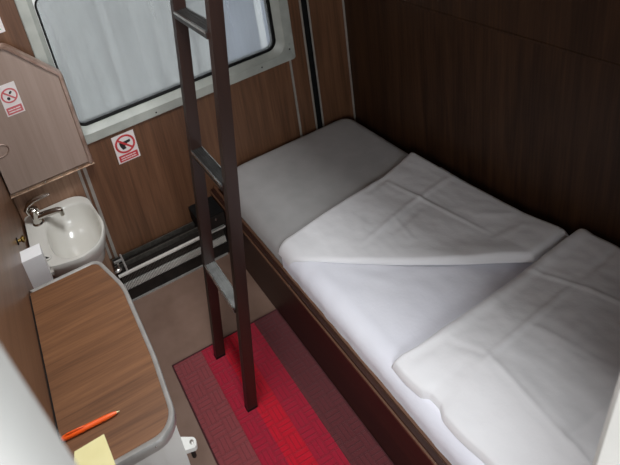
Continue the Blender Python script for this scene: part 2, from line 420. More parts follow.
# ------------------------------------------------------------------ heater under the window
ht = thing('convector_heater', 'long dark floor heater with a silver finned grille under the window', 'heater', (0.34, 1.9, 0))
HX0, HX1, HY = 0.072, 0.606, 1.845
part('casing', lambda b: box(b, HX0, HX1, HY+0.012, YW-0.001, 0.0, 0.155), M['heater_dark'], ht, bevel=0.003)
part('front_panel', lambda b: box(b, HX0, HX1, HY+0.001, HY+0.013, 0.004, 0.068), M['heater_dark'], ht, bevel=0.002)
part('floor_strip', lambda b: box(b, HX0, HX1-0.02, HY-0.004, HY+0.006, 0.0, 0.009), M['edge'], ht, bevel=0.002)
part('front_rail', lambda b: box(b, HX0, HX1, HY-0.002, HY+0.010, 0.159, 0.168), M['fin'], ht, bevel=0.003)
part('top_rail', lambda b: box(b, HX0, HX1, 1.896, 1.901, 0.156, 0.180), M['grille'], ht, bevel=0.003)
part('wall_rail', lambda b: box(b, HX0, HX1, 1.940, 1.944, 0.156, 0.182), M['grille'], ht, bevel=0.002)
nf = 76
for row, (z0, z1, y0, mm) in enumerate(((0.074, 0.106, HY, 'fin'), (0.118, 0.150, HY+0.006, 'heater_dark'))):
    bm_rows = []
    for i in range(nf):
        x = HX0+0.012 + (HX1-HX0-0.02)*i/nf
        if row == 0:
            part('fin', lambda b: box(b, x, x+0.0036, y0, y0+0.02, z0, z1), M[mm], ht, smooth=False)
def slots(b):
    for i in range(nf):
        x = HX0+0.012 + (HX1-HX0-0.02)*i/nf
        box(b, x, x+0.0026, HY+0.004, HY+0.014, 0.116, 0.150)
part('upper_grille', slots, M['grille'], ht, smooth=False)
def topslots(b):
    for i in range(nf):
        x = HX0+0.012 + (HX1-HX0-0.02)*i/nf
        box(b, x, x+0.003, HY+0.018, 1.888, 0.154, 0.160); box(b, x, x+0.003, 1.907, 1.936, 0.154, 0.160)
part('top_grille', topslots, M['heater_dark'], ht, smooth=False)
cl = part('bracket', lambda b: (box(b, 0.112, 0.120, 1.852, 1.944, 0.168, 0.192), box(b, 0.076, 0.12, 1.905, 1.915, 0.186, 0.194)), M['edge'], ht, bevel=0.002)
part('valve', lambda b: tube(b, [(0.060, 1.868, 0.178), (0.080, 1.868, 0.180), (0.098, 1.870, 0.180)], [0.006, 0.011, 0.006], 12), M['steel'], ht)
part('valve_stem', lambda b: tube(b, [(0.088, 1.868, 0.17), (0.088, 1.868, 0.215)], 0.005, 10), M['steel'], ht)

jb = thing('junction_box', 'black metal box with one screw on the heater end beside the bed', 'box', (0.55, 1.89, 0.188))
part('housing', lambda b: box(b, 0.487, 0.612, 1.835, 1.958, 0.188, 0.262), M['black'], jb, bevel=0.004)
part('cover', lambda b: box(b, 0.492, 0.608, 1.829, 1.836, 0.193, 0.257), M['heater_dark'], jb, bevel=0.002)
part('screw', lambda b: lathe(b, [(0, 0), (0.007, 0), (0.006, 0.003), (0, 0.004)], (0.567, 1.8295, 0.238), (0, -1, 0), 14), M['steel'], jb)

# ------------------------------------------------------------------ bed
bd = thing('lower_berth', 'dark brown wooden lower bunk frame along the right wall', 'bed', (1.03, 1.1, 0))
BX, BY0, BY1 = 0.612, 0.235, 1.955
part('front_board', lambda b: box(b, BX, BX+0.018, BY0, BY1, 0.0, 0.286), M['berth'], bd, bevel=0.002)
part('lower_edge_strip', lambda b: box(b, BX-0.004, BX+0.002, BY0, BY1, 0.282, 0.292), M['berth_edge'], bd, bevel=0.002)
part('top_rail', lambda b: box(b, BX+0.002, BX+0.020, BY0, BY1, 0.286, 0.302), M['berth'], bd, bevel=0.003)
part('upper_edge_strip', lambda b: box(b, BX+0.016, BX+0.027, BY0, BY1, 0.300, 0.312), M['berth_edge'], bd, bevel=0.003)
part('base_board', lambda b: box(b, BX+0.018, XR-0.002, BY0+0.01, BY1-0.01, 0.10, 0.20), M['berth'], bd, bevel=0.003)
part('end_board', lambda b: box(b, BX+0.018, XR-0.002, BY0, BY0+0.014, 0.0, 0.30), M['berth'], bd, bevel=0.003)
part('end_board', lambda b: box(b, BX+0.018, XR-0.002, BY1-0.014, BY1, 0.0, 0.286), M['berth'], bd, bevel=0.003)

def sm(a, b, t):
    t = max(0.0, min(1.0, (t-a)/(b-a))); return t*t*(3-2*t)
MX0, MX1, MY1, MZ = 0.642, 1.400, 1.944, 0.398
def mattress(b):
    r = 0.055; nx, ny = 46, 60
    # closed pillow-edged block: rounded rectangle loops stacked up
    def outline(d, z):
        pts = []
        for sx, sy, a0, rr in ((MX1, MY1, 0, 0.075), (MX0, MY1, 90, 0.15), (MX0, BY0+0.02, 180, 0.075), (MX1, BY0+0.02, 270, 0.075)):
            cx = sx-rr if sx == MX1 else sx+rr; cy = sy-rr if sy == MY1 else sy+rr
            for i in range(9):
                a = math.radians(a0+90*i/8); q = rr-d if rr > d else 0.004
                pts.append((cx+q*cos(a), cy+q*sin(a), z))
        return pts
    rings = [outline(0.02, 0.201), outline(0.002, 0.215), outline(0, 0.24), outline(0, MZ-r)]
    for i in range(1, 7):
        a = i/6*pi/2
        rings.append(outline(r*(1-cos(a)), MZ-r+r*sin(a)))
    loft(b, rings)
mt = part('mattress', mattress, M['mattress'], angle=60)
tag(mt, 'thick grey cloth covered mattress on the bunk, bare at the window end', 'mattress')

def zprof(x):
    """sheet surface over the rounded front edge of the mattress"""
    r, x0, top = 0.058, 0.636, MZ+0.006
    if x >= x0+r: return top
    d = x0+r-x
    return top-r+math.sqrt(max(0.0, r*r-d*d))
def crease(x, y, segs):
    z = 0.0
    for (ax, ay, bx, by, amp, wd) in segs:
        dx, dy = bx-ax, by-ay; L2 = dx*dx+dy*dy
        t = max(0.0, min(1.0, ((x-ax)*dx+(y-ay)*dy)/L2))
        d = math.hypot(x-ax-t*dx, y-ay-t*dy)
        z += 0.75*amp*exp(-(d/wd)**2)*min(1.0, 4*t, 4*(1-t))**0.6 if 0 < t < 1 else 0.0
    return z
def wr(x, y, s, seed=0.0):
    return noise.noise(Vector((x*s+seed, y*s*0.8, seed*1.7)))

def sheet(b):
    # profile across the bed: hangs inside the rail, rolls over the edge, runs flat to the wall
    ny = 110; y0, y1 = BY0+0.016, 1.372
    prof = []
    for i in range(8): prof.append((0.6365, 0.305+(0.348-0.305)*i/7))
    for i in range(1, 11):
        a = i/10*pi/2; prof.append((0.6365+0.056*(1-cos(a)), 0.348+0.056*sin(a)))
    for i in range(1, 61): prof.append((0.6925+(1.396-0.6925)*i/60, 0.404))
    top = []
    for j in range(ny+1):
        y = y0+(y1-y0)*j/ny
        row = []
        for (x, z) in prof:
            k = sm(0.3, 0.36, z)
            zz = z+0.0022*wr(x, y, 9, 3.1)*k+0.0016*wr(x, y, 26, 7.7)*k
            xx = x
            if x < 0.70:   # gathers in the tucked side
                xx += 0.0022*noise.noise(Vector((y*30, z*14, 1.0)))-0.0006
            zz += crease(x, y, [(0.66, 1.30, 0.95, 0.93, 0.003, 0.02), (0.70, 0.40, 0.70, 1.30, 0.0025, 0.012), (0.80, 1.10, 1.15, 0.95, 0.0025, 0.018)])*k
            row.append((xx, y, zz))
        top.append(row)
    n = len(prof)
    V = [[b.verts.new(p) for p in r] for r in top]
    W = [[b.verts.new((p[0]+(0.0035 if i < 8 else 0), p[1], p[2]-(0.0035 if i > 8 else 0))) for i, p in enumerate(r)] for r in top]
    for j in range(ny):
        for i in range(n-1):
            b.faces.new((V[j][i], V[j][i+1], V[j+1][i+1], V[j+1][i])); b.faces.new((W[j][i+1], W[j][i], W[j+1][i], W[j+1][i+1]))
    for j in range(ny):
        b.faces.new((V[j][0], V[j+1][0], W[j+1][0], W[j][0])); b.faces.new((V[j+1][n-1], V[j][n-1], W[j][n-1], W[j+1][n-1]))
    for i in range(n-1):
        b.faces.new((V[0][i+1], V[0][i], W[0][i], W[0][i+1])); b.faces.new((V[ny][i], V[ny][i+1], W[ny][i+1], W[ny][i]))
tag(part('fitted_sheet', sheet, M['sheet'], angle=70), 'smooth white sheet stretched over the mattress and tucked behind the bunk rail', 'sheet')

def polyline(pts, u):
    """point at u in 0..1, pts = (u, x, y)"""
    for a, c in zip(pts[:-1], pts[1:]):
        if u <= c[0]:
            t = (u-a[0])/(c[0]-a[0]); return a[1]+(c[1]-a[1])*t, a[2]+(c[2]-a[2])*t
    return pts[-1][1], pts[-1][2]

def duvet(b, far, near, thick, segs, seed, nu, nv, floor_z, hump=None, amp=(0.004, 0.002), soft=0.03, lift=None):
    T, B = [], []
    for j in range(nv+1):
        v = j/nv; rt, rb = [], []
        for i in range(nu+1):
            u = i/nu
            f, n = polyline(far, u), polyline(near, u)
            x = f[0]+(n[0]-f[0])*v; y = f[1]+(n[1]-f[1])*v
            wu = math.hypot(polyline(far, 1)[0]-polyline(far, 0)[0], polyline(far, 1)[1]-polyline(far, 0)[1]); wv = math.hypot(n[0]-f[0], n[1]-f[1])
            e = [u*wu, (1-u)*wu, v*wv, (1-v)*wv]
            k = 1.0
            for d in e:
                q = min(1.0, d/(soft(u) if callable(soft) else soft)); k *= math.sqrt(max(0.0, 1-(1-q)**2))
            base = floor_z(x, y)+(lift(u, v) if lift else 0.0)
            t = thick(x, y, u, v)
            z = base+0.002+t*k
            z += k*(amp[0]*wr(x, y, 5, seed)+amp[1]*wr(x, y, 15, seed+4)+0.6*amp[1]*wr(x, y, 34, seed+9)+crease(x, y, segs))
            rt.append((x, y, max(z, base+0.003))); rb.append((x, y, base+0.0015))
        T.append(rt); B.append(rb)
    V = [[b.verts.new(p) for p in r] for r in T]; W = [[b.verts.new(p) for p in r] for r in B]
    for j in range(nv):
        for i in range(nu):
            b.faces.new((V[j][i], V[j][i+1], V[j+1][i+1], V[j+1][i])); b.faces.new((W[j][i+1], W[j][i], W[j+1][i], W[j+1][i+1]))
    for j in range(nv):
        b.faces.new((V[j][0], V[j+1][0], W[j+1][0], W[j][0])); b.faces.new((V[j+1][nu], V[j][nu], W[j][nu], W[j+1][nu]))
    for i in range(nu):
        b.faces.new((V[0][i+1], V[0][i], W[0][i], W[0][i+1])); b.faces.new((V[nv][i], V[nv][i+1], W[nv][i+1], W[nv][i]))

def base_sheet(x, y): return zprof(x)+0.002
farA = [(0, 0.637, 1.395), (0.06, 0.690, 1.397), (0.30, 0.85, 1.416), (0.50, 0.985, 1.432), (0.72, 1.18, 1.452), (0.88, 1.29, 1.478), (1, 1.376, 1.504)]
nearA = [(0, 0.637, 1.325), (0.06, 0.672, 1.275), (0.2, 0.787, 1.184), (0.4, 0.94, 1.070), (0.6, 1.08, 0.965), (0.8, 1.235, 0.862), (1, 1.402, 0.874)]
def thickA(x, y, u, v): return 0.010+0.010*sm(0.05, 0.3, u)+0.016*sm(0.3, 0.9, u)*sm(0.3, 1.0, v)
segA = [(0.86, 1.205, 1.20, 1.280, 0.004, 0.009), (1.12, 1.262, 1.37, 1.290, 0.005, 0.009), (1.157, 1.43, 1.20, 1.20, 0.004, 0.008),
        (1.18, 1.32, 1.225, 1.00, 0.004, 0.008), (1.16, 1.235, 0.98, 1.19, -0.005, 0.014), (1.05, 1.26, 1.02, 1.12, 0.003, 0.010),
        (1.20, 1.43, 1.05, 1.40, -0.004, 0.012), (0.90, 1.25, 1.00, 1.36, 0.0025, 0.018), (1.25, 1.10, 1.36, 1.02, 0.003, 0.012), (1.20, 0.98, 1.34, 0.97, 0.003, 0.012)]
o = part('folded_duvet', lambda b: duvet(b, farA, nearA, thickA, segA, 2.0, 130, 90, base_sheet, soft=0.02, lift=lambda u, v: 0.022*sm(0.3, 0.8, u)*sm(0.75, 1.0, v)), M['duvet'], angle=75)
tag(o, 'white duvet turned back diagonally across the middle of the bed', 'duvet', 'white bedding folded on the bunk')

def zA(x, y): return base_sheet(x, y)
farB = [(0, 0.655, 0.836), (0.12, 0.742, 0.830), (0.3, 0.87, 0.832), (0.6, 1.10, 0.842), (0.85, 1.30, 0.858), (1, 1.435, 0.868)]
nearB = [(0, 0.672, 0.27), (0.12, 0.742, 0.27), (0.3, 0.87, 0.27), (0.6, 1.10, 0.27), (0.85, 1.30, 0.27), (1, 1.435, 0.27)]
def thickB(x, y, u, v):
    lift = 0.038 if x > 1.2 and y > 0.74 else 0.0
    t = 0.024+0.062*sm(0.66, 0.85, x)*(0.6+0.4*sm(0.82, 0.66, y))
    return t+0.022*sm(1.05, 1.35, x)*sm(0.60, 0.80, y)
segB = [(0.80, 0.683, 1.30, 0.732, 0.005, 0.008), (1.15, 0.718, 1.45, 0.745, -0.005, 0.009), (0.847, 0.72, 0.805, 0.40, 0.005, 0.009),
        (0.78, 0.470, 1.06, 0.481, -0.005, 0.010), (0.82, 0.50, 0.79, 0.28, 0.005, 0.009), (1.155, 0.85, 1.25, 0.56, 0.005, 0.008), (0.95, 0.60, 1.10, 0.64, 0.003, 0.012), (1.0, 0.70, 1.05, 0.50, 0.0025, 0.010),
        (0.842, 0.687, 0.80, 0.79, -0.004, 0.012), (0.68, 0.80, 0.82, 0.79, -0.004, 0.014), (0.70, 0.70, 0.80, 0.72, -0.003, 0.016), (0.70, 0.62, 0.80, 0.66, 0.003, 0.016)]
def pB(f, n): pass
def duvetB(b):
    duvet(b, farB, nearB, thickB, segB, 9.0, 150, 110, zA, soft=lambda u: 0.010+0.026*sm(0.05, 0.25, u), lift=lambda u, v: 0.010*sm(0.1, 0.0, v)*sm(0.08, 0.3, u), amp=(0.006, 0.003))
    # ragged left hem
    for v in b.verts:
        if v.co.x < 0.76:
            k = sm(0.76, 0.66, v.co.x)
            v.co.x += k*(0.003*sin(v.co.y*38)+0.012*sm(0.735, 0.715, v.co.y)*sm(0.66, 0.69, v.co.y))
o = part('folded_duvet', duvetB, M['duvet'], angle=75)
tag(o, 'thick creased white duvet heaped on the near end of the bed', 'duvet', 'white bedding folded on the bunk')

# ------------------------------------------------------------------ rug
def rug(b):
    box(b, 0.131, 0.611, 0.42, 1.459, 0.0, 0.008)
rg = part('rug', rug, M['rug'], bevel=0.003, origin=(0.3775, 0.94, 0.0))
tag(rg, 'narrow red and maroon striped rug with a woven brick relief beside the bunk', 'rug')

def hem(b):
    for x0, x1, y0, y1 in ((0.1295, 0.135, 0.4185, 1.4605), (0.607, 0.6112, 0.4185, 1.4605), (0.135, 0.607, 1.4545, 1.4605), (0.135, 0.607, 0.4185, 0.424)):
        box(b, x0, x1, y0, y1, 0.0005, 0.0088)
part('hem', hem, M['hem'], rg, bevel=0.0015)

# ------------------------------------------------------------------ ladder
ld = thing('bunk_ladder', 'dark brown ladder with metal treads leaning over the striped rug', 'ladder', (0.33, 1.29, 0.008))
def lx(z): return 0.293+0.117*z
def stile(b, y0, y1):
    loft(b, [[(lx(z)+dx+(0.006 if y0 < 1.2 else 0), y, z) for dx, y in ((0, y0), (0.039, y0), (0.039, y1), (0, y1))] for z in (0.010, 0.5, 1.0, 1.74)])
for y0 in (1.390, 1.158):
    s = part('stile', lambda b: stile(b, y0, y0+0.023), M['ladder'], ld, bevel=0.003)
    part('foot_cap', lambda b: loft(b, [[(lx(z)+dx+(0.006 if y0 < 1.2 else 0), y, z) for dx, y in ((-0.0005, y0-0.0005), (0.0395, y0-0.0005), (0.0395, y0+0.0235), (-0.0005, y0+0.0235))] for z in (0.008, 0.018)]), M['black'], s)
for z in (0.468, 0.942, 1.410):
    x = lx(z)+0.002
    r = part('rung', lambda b: box(b, x-0.001, x+0.036, 1.180, 1.391, z-0.012, z+0.006), M['ladder'], ld, bevel=0.002)
    def tread(b):
        box(b, x-0.0025, x+0.004, 1.1805, 1.3905, z-0.010, z+0.012)
        box(b, x+0.004, x+0.038, 1.1805, 1.3905, z+0.006, z+0.0095)
        for i in range(4): box(b, x+0.007+i*0.008, x+0.0105+i*0.008, 1.1805, 1.3905, z+0.0095, z+0.011)
    part('tread', tread, M['tread'] if z < 0.5 else M['tread_dark'], r, smooth=False)  # lowest tread painted lighter to stand in for its glossy sheen
    part('tread_edge', lambda b: (box(b, x-0.0032, x+0.0015, 1.1803, 1.3907, z+0.004, z+0.0125), box(b, x+0.0355, x+0.0385, 1.1803, 1.3907, z+0.004, z+0.0115)), M['steel'], r, smooth=False)

# ------------------------------------------------------------------ folding table on the left wall
TZ = 0.752
outer = [(XL+0.002, 1.349), (0.012, 1.349), (0.056, 1.20), (0.056, 0.95), (0.042, 0.756), (XL+0.002, 0.756)]
outer = fillet(outer, [0, 0.04, 0.22, 0.5, 0.065, 0])
tb = thing('folding_table', 'wood topped wall table with grey metal edging under the pen', 'table', (-0.08, 1.05, TZ-0.03))
part('tabletop', lambda b: prism(b, [(XL+0.0045 if p[0] < XL+0.03 else p[0], p[1]) for p in inset(outer, 0.0120)], TZ-0.026, TZ), M['table'], tb, angle=50)
def edging(b):
    i = inset(outer, 0.0125); o2 = inset(outer, 0.002)
    n = len(outer)
    rings = [[(p[0], p[1], TZ-0.030) for p in i], [(p[0], p[1], TZ-0.030) for p in o2], [(p[0], p[1], TZ-0.026) for p in outer], [(p[0], p[1], TZ-0.002) for p in outer],
             [(p[0], p[1], TZ+0.002) for p in o2], [(p[0], p[1], TZ+0.002) for p in inset(outer, 0.0105)], [(p[0], p[1], TZ+0.0002) for p in i]]
    # edging runs round the free sides only (not along the wall)
    R = [[b.verts.new(p) for p in r] for r in rings]
    for a, c in list(zip(R[:-1], R[1:])) + [(R[-1], R[0])]:
        for k in range(n-1):
            b.faces.new((a[k], a[k+1], c[k+1], c[k]))
    b.faces.new([r[0] for r in R]); b.faces.new([r[n-1] for r in reversed(R)])
eg = part('edge_trim', edging, M['edge'], tb, angle=50)
part('rivet', lambda b: lathe(b, [(0, 0), (0.003, 0), (0.002, 0.0015), (0, 0.002)], (-0.02, 0.7565, TZ-0.012), (0, -1, 0), 12), M['steel'], eg)
part('hinge_rail', lambda b: box(b, XL+0.0005, XL+0.004, 0.78, 1.33, TZ-0.03, TZ-0.001), M['black'], tb)

cb = thing('white_cabinet', 'white ribbed cabinet standing under the near end of the wooden table', 'cabinet', (-0.09, 0.9, 0))
def cab(b): box(b, XL+0.003, 0.038, 0.83, 1.06, 0.0, 0.70)
cbody = part('body', cab, M['bin'], cb, bevel=0.008, segs=3)
for i in range(5):
    x = -0.185+0.043*i
    part('rib', lambda b: box(b, x, x+0.012, 0.8265, 0.831, 0.05, 0.68), M['bin'], cbody, bevel=0.0015)
def latch(b):
    poly = fillet([(0.030, 0.834), (0.066, 0.826), (0.074, 0.848), (0.030, 0.872)], [0, 0.009, 0.011, 0])
    prism(b, poly, 0.536, 0.550)
lt = part('latch', latch, M['bin'], cb, bevel=0.002)
part('screw', lambda b: lathe(b, [(0, 0), (0.006, 0), (0.005, 0.002), (0, 0.0025)], (0.060, 0.842, 0.550), (0, 0, 1), 14), M['steel'], lt)
part('latch_pin', lambda b: tube(b, [(0.055, 0.84, 0.500), (0.055, 0.84, 0.537)], 0.006, 10), M['heater_dark'], lt)

pn = thing('ballpoint_pen', 'bright orange plastic pen lying on the wooden table', 'pen', (-0.135, 0.863, TZ))
P0, P1 = Vector((-0.069, 0.858, TZ+0.0062)), Vector((-0.206, 0.864, TZ+0.0066))
def pen_at(t, h=0.0): return tuple(P0.lerp(P1, t)+Vector((0, 0, h)))
pb = part('barrel', lambda b: tube(b, [pen_at(t) for t in (0.05, 0.12, 0.25, 0.6, 0.62, 0.97, 1.0)], [0.0026, 0.0044, 0.0054, 0.0058, 0.0062, 0.0060, 0.004], 16), M['orange'], pn)
part('tip', lambda b: tube(b, [pen_at(t) for t in (0.0, 0.06)], [0.0006, 0.0020], 10), M['paper'], pn)
part('clip', lambda b: tube(b, [pen_at(0.60, 0.0055), pen_at(0.64, 0.008), pen_at(0.9, 0.009), pen_at(0.97, 0.005)], [0.0012, 0.0017, 0.0017, 0.0015], 8), M['orange'], pn)

def pad(b):
    prism(b, [(-0.116, 0.8285), (-0.186, 0.826), (-0.203, 0.763), (-0.1105, 0.757)], TZ+0.0005, TZ+0.0045)
tag(part('sticky_note_pad', pad, M['paper'], bevel=0.0006), 'pale yellow paper note pad on the near corner of the wooden table', 'note pad')

# ------------------------------------------------------------------ basin in the corner
wb = thing('washbasin', 'small white china washbasin in the corner under the raised lid', 'basin', (-0.08, 1.76, 0.40))
def basin_outline(k, z, dx=0.0, dy=0.0, n=72):
    """egg-like D: flat on the wall behind and left, round in front and to the right"""
    base = fillet([(-0.205, 1.952), (0.062, 1.952), (0.088, 1.70), (0.03, 1.558), (-0.16, 1.60), (-0.208, 1.70)], [0.02, 0.09, 0.14, 0.12, 0.06, 0.05], 14)
    cx, cy = -0.058+dx, 1.775+dy
    # resample evenly
    L = [0.0]
    for i in range(len(base)): L.append(L[-1]+(Vector(base[(i+1) % len(base)])-Vector(base[i])).length)
    out = []
    for j in range(n):
        s = L[-1]*j/n; i = max(q for q in range(len(base)) if L[q] <= s+1e-9)
        t = (s-L[i])/max(1e-9, L[i+1]-L[i]); p = Vector(base[i]).lerp(Vector(base[(i+1) % len(base)]), t)
        out.append((cx+(p.x-(-0.058))*k, cy+(p.y-1.775)*k, z))
    return out
def bowl_ring(rx, ry, z, cx=-0.02, cy=1.745, n=72):
    # super-ellipse, phase matched to the outline start
    out = []
    for p in basin_outline(1, 0):
        a = math.atan2((p[1]-cy)/ry, (p[0]-cx)/rx)
        e = 2.5; c, s = cos(a), sin(a); q = (abs(c)**e+abs(s)**e)**(-1/e)
        out.append((cx+rx*q*c, cy+ry*q*s, z))
    return out
BZ = 0.585
def basin(b):
    rings = [basin_outline(0.30, 0.40), basin_outline(0.52, 0.41), basin_outline(0.80, 0.47), basin_outline(0.95, 0.53), basin_outline(0.995, 0.562), basin_outline(1.0, BZ-0.008), basin_outline(0.985, BZ)]
    rings += [bowl_ring(0.108, 0.157, BZ+0.002, -0.032, 1.748), bowl_ring(0.105, 0.154, BZ, -0.032, 1.748), bowl_ring(0.102, 0.151, BZ-0.010, -0.032, 1.747), bowl_ring(0.098, 0.145, BZ-0.05, -0.031, 1.742), bowl_ring(0.088, 0.127, BZ-0.095, -0.030, 1.728), bowl_ring(0.064, 0.085, BZ-0.128, -0.03, 1.705), bowl_ring(0.02, 0.022, BZ-0.136, -0.03, 1.668)]
    loft(b, rings)
part('bowl', basin, M['china'], wb, angle=42)
part('drain', lambda b: lathe(b, [(0, 0), (0.016, 0), (0.018, 0.002), (0.012, 0.004), (0.008, 0.001), (0, 0.001)], (-0.03, 1.668, BZ-0.1355), (0, 0, 1), 20), M['chrome'], wb)
ov = part('soap_recess', lambda b: lathe(b, [(0, 0), (0.018, 0), (0.022, 0.006), (0.018, 0.009), (0.014, 0.003), (0, 0.002)], (-0.158, 1.655, BZ-0.002), (0.2, 0.2, 1), 22), M['china'], wb)
part('recess_hole', lambda b: lathe(b, [(0, 0), (0.0125, 0), (0.0125, 0.0008), (0, 0.001)], (-0.157, 1.656, BZ+0.0015), (0.2, 0.2, 1), 20), M['black'], ov)

fc = thing('mixer_tap', 'chrome single lever tap standing on the back corner of the white basin', 'tap', (-0.150, 1.865, BZ))
B0 = Vector((-0.150, 1.872, BZ))
part('body', lambda b: lathe(b, [(0, 0), (0.024, 0), (0.024, 0.004), (0.019, 0.010), (0.018, 0.045), (0.021, 0.060), (0.019, 0.074), (0.010, 0.082), (0, 0.084)], B0, (0, 0, 1), 24), M['chrome'], fc)
sp = part('spout', lambda b: tube(b, [B0+Vector((0.005, -0.003, 0.030)), B0+Vector((0.04, -0.020, 0.042)), B0+Vector((0.085, -0.042, 0.052)), B0+Vector((0.102, -0.050, 0.050))], [0.014, 0.0135, 0.0125, 0.011], 14), M['chrome'], fc)
part('aerator', lambda b: lathe(b, [(0, 0), (0.0085, 0), (0.0085, 0.022), (0, 0.022)], B0+Vector((0.100, -0.049, 0.026)), (0, 0, 1), 16), M['chrome'], sp)
def lever(b):
    path = [(-0.022, 0.010, 0.052), (-0.026, 0.012, 0.074), (-0.010, 0.008, 0.098), (0.022, -0.004, 0.116), (0.060, -0.018, 0.124), (0.082, -0.026, 0.126)]
    rings = []
    wds = [0.012, 0.016, 0.018, 0.016, 0.012, 0.007]; ths = [0.008, 0.010, 0.010, 0.008, 0.006, 0.004]
    P = [B0+Vector(p) for p in path]
    for i, p in enumerate(P):
        t = (P[min(i+1, 5)]-P[max(i-1, 0)]).normalized(); s = t.cross(Vector((0.35, 0.9, 0.0))).normalized(); q = t.cross(s)
        rings.append([p+q*(wds[i]*cos(2*pi*j/14))+s*(ths[i]*sin(2*pi*j/14)) for j in range(14)])
    loft(b, rings)
part('lever', lever, M['chrome'], fc, angle=60)

sd = thing('soap_dispenser', 'white plastic box fixed to the left wall between basin and table', 'dispenser', (XL, 1.49, 0.64))
part('housing', lambda b: box(b, XL+0.0005, -0.147, 1.470, 1.526, 0.64, 0.762), M['plastic'], sd, bevel=0.013, segs=4)
part('nozzle', lambda b: box(b, -0.150, -0.137, 1.488, 1.508, 0.646, 0.658), M['trim'], sd, bevel=0.003)

kn = thing('brass_knob', 'small brass knob on the left wall above the white dispenser', 'knob', (XL, 1.56, 0.77))
kb = part('stem', lambda b: tube(b, [(XL+0.0002, 1.575, 0.768), (XL+0.018, 1.575, 0.768)], 0.006, 12), M['brass'], kn)
part('head', lambda b: lathe(b, [(0, 0), (0.008, 0), (0.012, 0.005), (0.012, 0.010), (0.006, 0.015), (0, 0.016)], (XL+0.014, 1.575, 0.768), (1, 0, 0), 18), M['brass'], kn)
part('wall_plate', lambda b: lathe(b, [(0, 0), (0.014, 0), (0.012, 0.004), (0, 0.004)], (XL+0.0003, 1.575, 0.768), (1, 0, 0), 18), M['black'], kn)

# raised lid over the basin
LY = 1.918
li = thing('basin_lid', 'raised pinkish brown washbasin lid with a chamfered metal edged corner', 'lid', (-0.04, LY, 0.72))
lpoly = [(-0.212, 0.735), (0.134, 0.735), (0.134, 1.150), (-0.026, 1.334), (-0.212, 1.334)]
lpoly_r = fillet(lpoly, [0, 0, 0.03, 0.05, 0.01])
part('panel', lambda b: prism(b, inset(lpoly_r, 0.004), LY-0.010, LY+0.010, 'y'), M['lid'], li, angle=50)
def lid_edge(b):
    pts = [p for p in lpoly_r if p[1] > 0.74 or p[0] > 0]
    pts = pts[:]            # from the bottom right corner round to the top left
    i0 = min(range(len(pts)), key=lambda i: (pts[i][1], -pts[i][0]))
    pts = pts[i0:]
    inn = inset(lpoly_r, 0.010)
    ring = []
    path = [Vector((p[0], LY, p[1])) for p in pts]
    rings = []
    for k, p in enumerate(path):
        t = (path[min(k+1, len(path)-1)]-path[max(k-1, 0)]).normalized(); nrm = Vector((t.z, 0, -t.x))
        rings.append([p+nrm*a+Vector((0, c, 0)) for a, c in ((-0.014, -0.0115), (-0.011, -0.0190), (-0.001, -0.0200), (0.004, -0.014), (0.004, 0.010), (-0.001, 0.0125), (-0.008, 0.0115))])
    loft(b, rings)
part('edge_trim', lid_edge, M['lid_edge'], li, angle=50)
hg = part('hinge', lambda b: (box(b, -0.212, 0.141, LY-0.012, LY-0.004, 0.7225, 0.735), tube(b, [(-0.212, LY-0.013, 0.723), (0.141, LY-0.013, 0.723)], 0.0035, 10), box(b, -0.212, 0.141, LY-0.004, YW-0.0062, 0.714, 0.724)), M['hinge'], li)
for x in (-0.195, -0.140, -0.068, 0.000, 0.068, 0.128):
    part('screw', lambda b: lathe(b, [(0, 0), (0.0035, 0), (0.0026, 0.0018), (0, 0.0022)], (x, LY-0.0118, 0.730), (0, -1, 0), 10), M['steel'], hg)
part('ring_pull', lambda b: tube(b, [(-0.180+0.034*cos(a*pi/12), LY-0.0125, 0.937+0.026*sin(a*pi/12)) for a in range(24)], 0.0022, 8, closed=True), M['lid_edge'], li)

# ------------------------------------------------------------------ printed signs
def disc(b, c, r0, r1, y, n=36, th=0.0004):
    cx, cz = c
    if r0 == 0:
        prism(b, [(cx+r1*cos(2*pi*i/n), cz+r1*sin(2*pi*i/n)) for i in range(n)], y-th, y, 'y'); return
    R = []
    for r, yy in ((r0, y), (r1, y), (r1, y-th), (r0, y-th)):
        R.append([(cx+r*cos(2*pi*i/n), yy, cz+r*sin(2*pi*i/n)) for i in range(n)])
    loft(b, R, loop=True)
def bar(b, a, c, wd, y, th=0.0004):
    a, c = Vector(a), Vector(c); d = (c-a).normalized(); nn = Vector((-d.y, d.x))*wd/2
    prism(b, [tuple(a-nn), tuple(c-nn), tuple(c+nn), tuple(a+nn)], y-th, y, 'y')

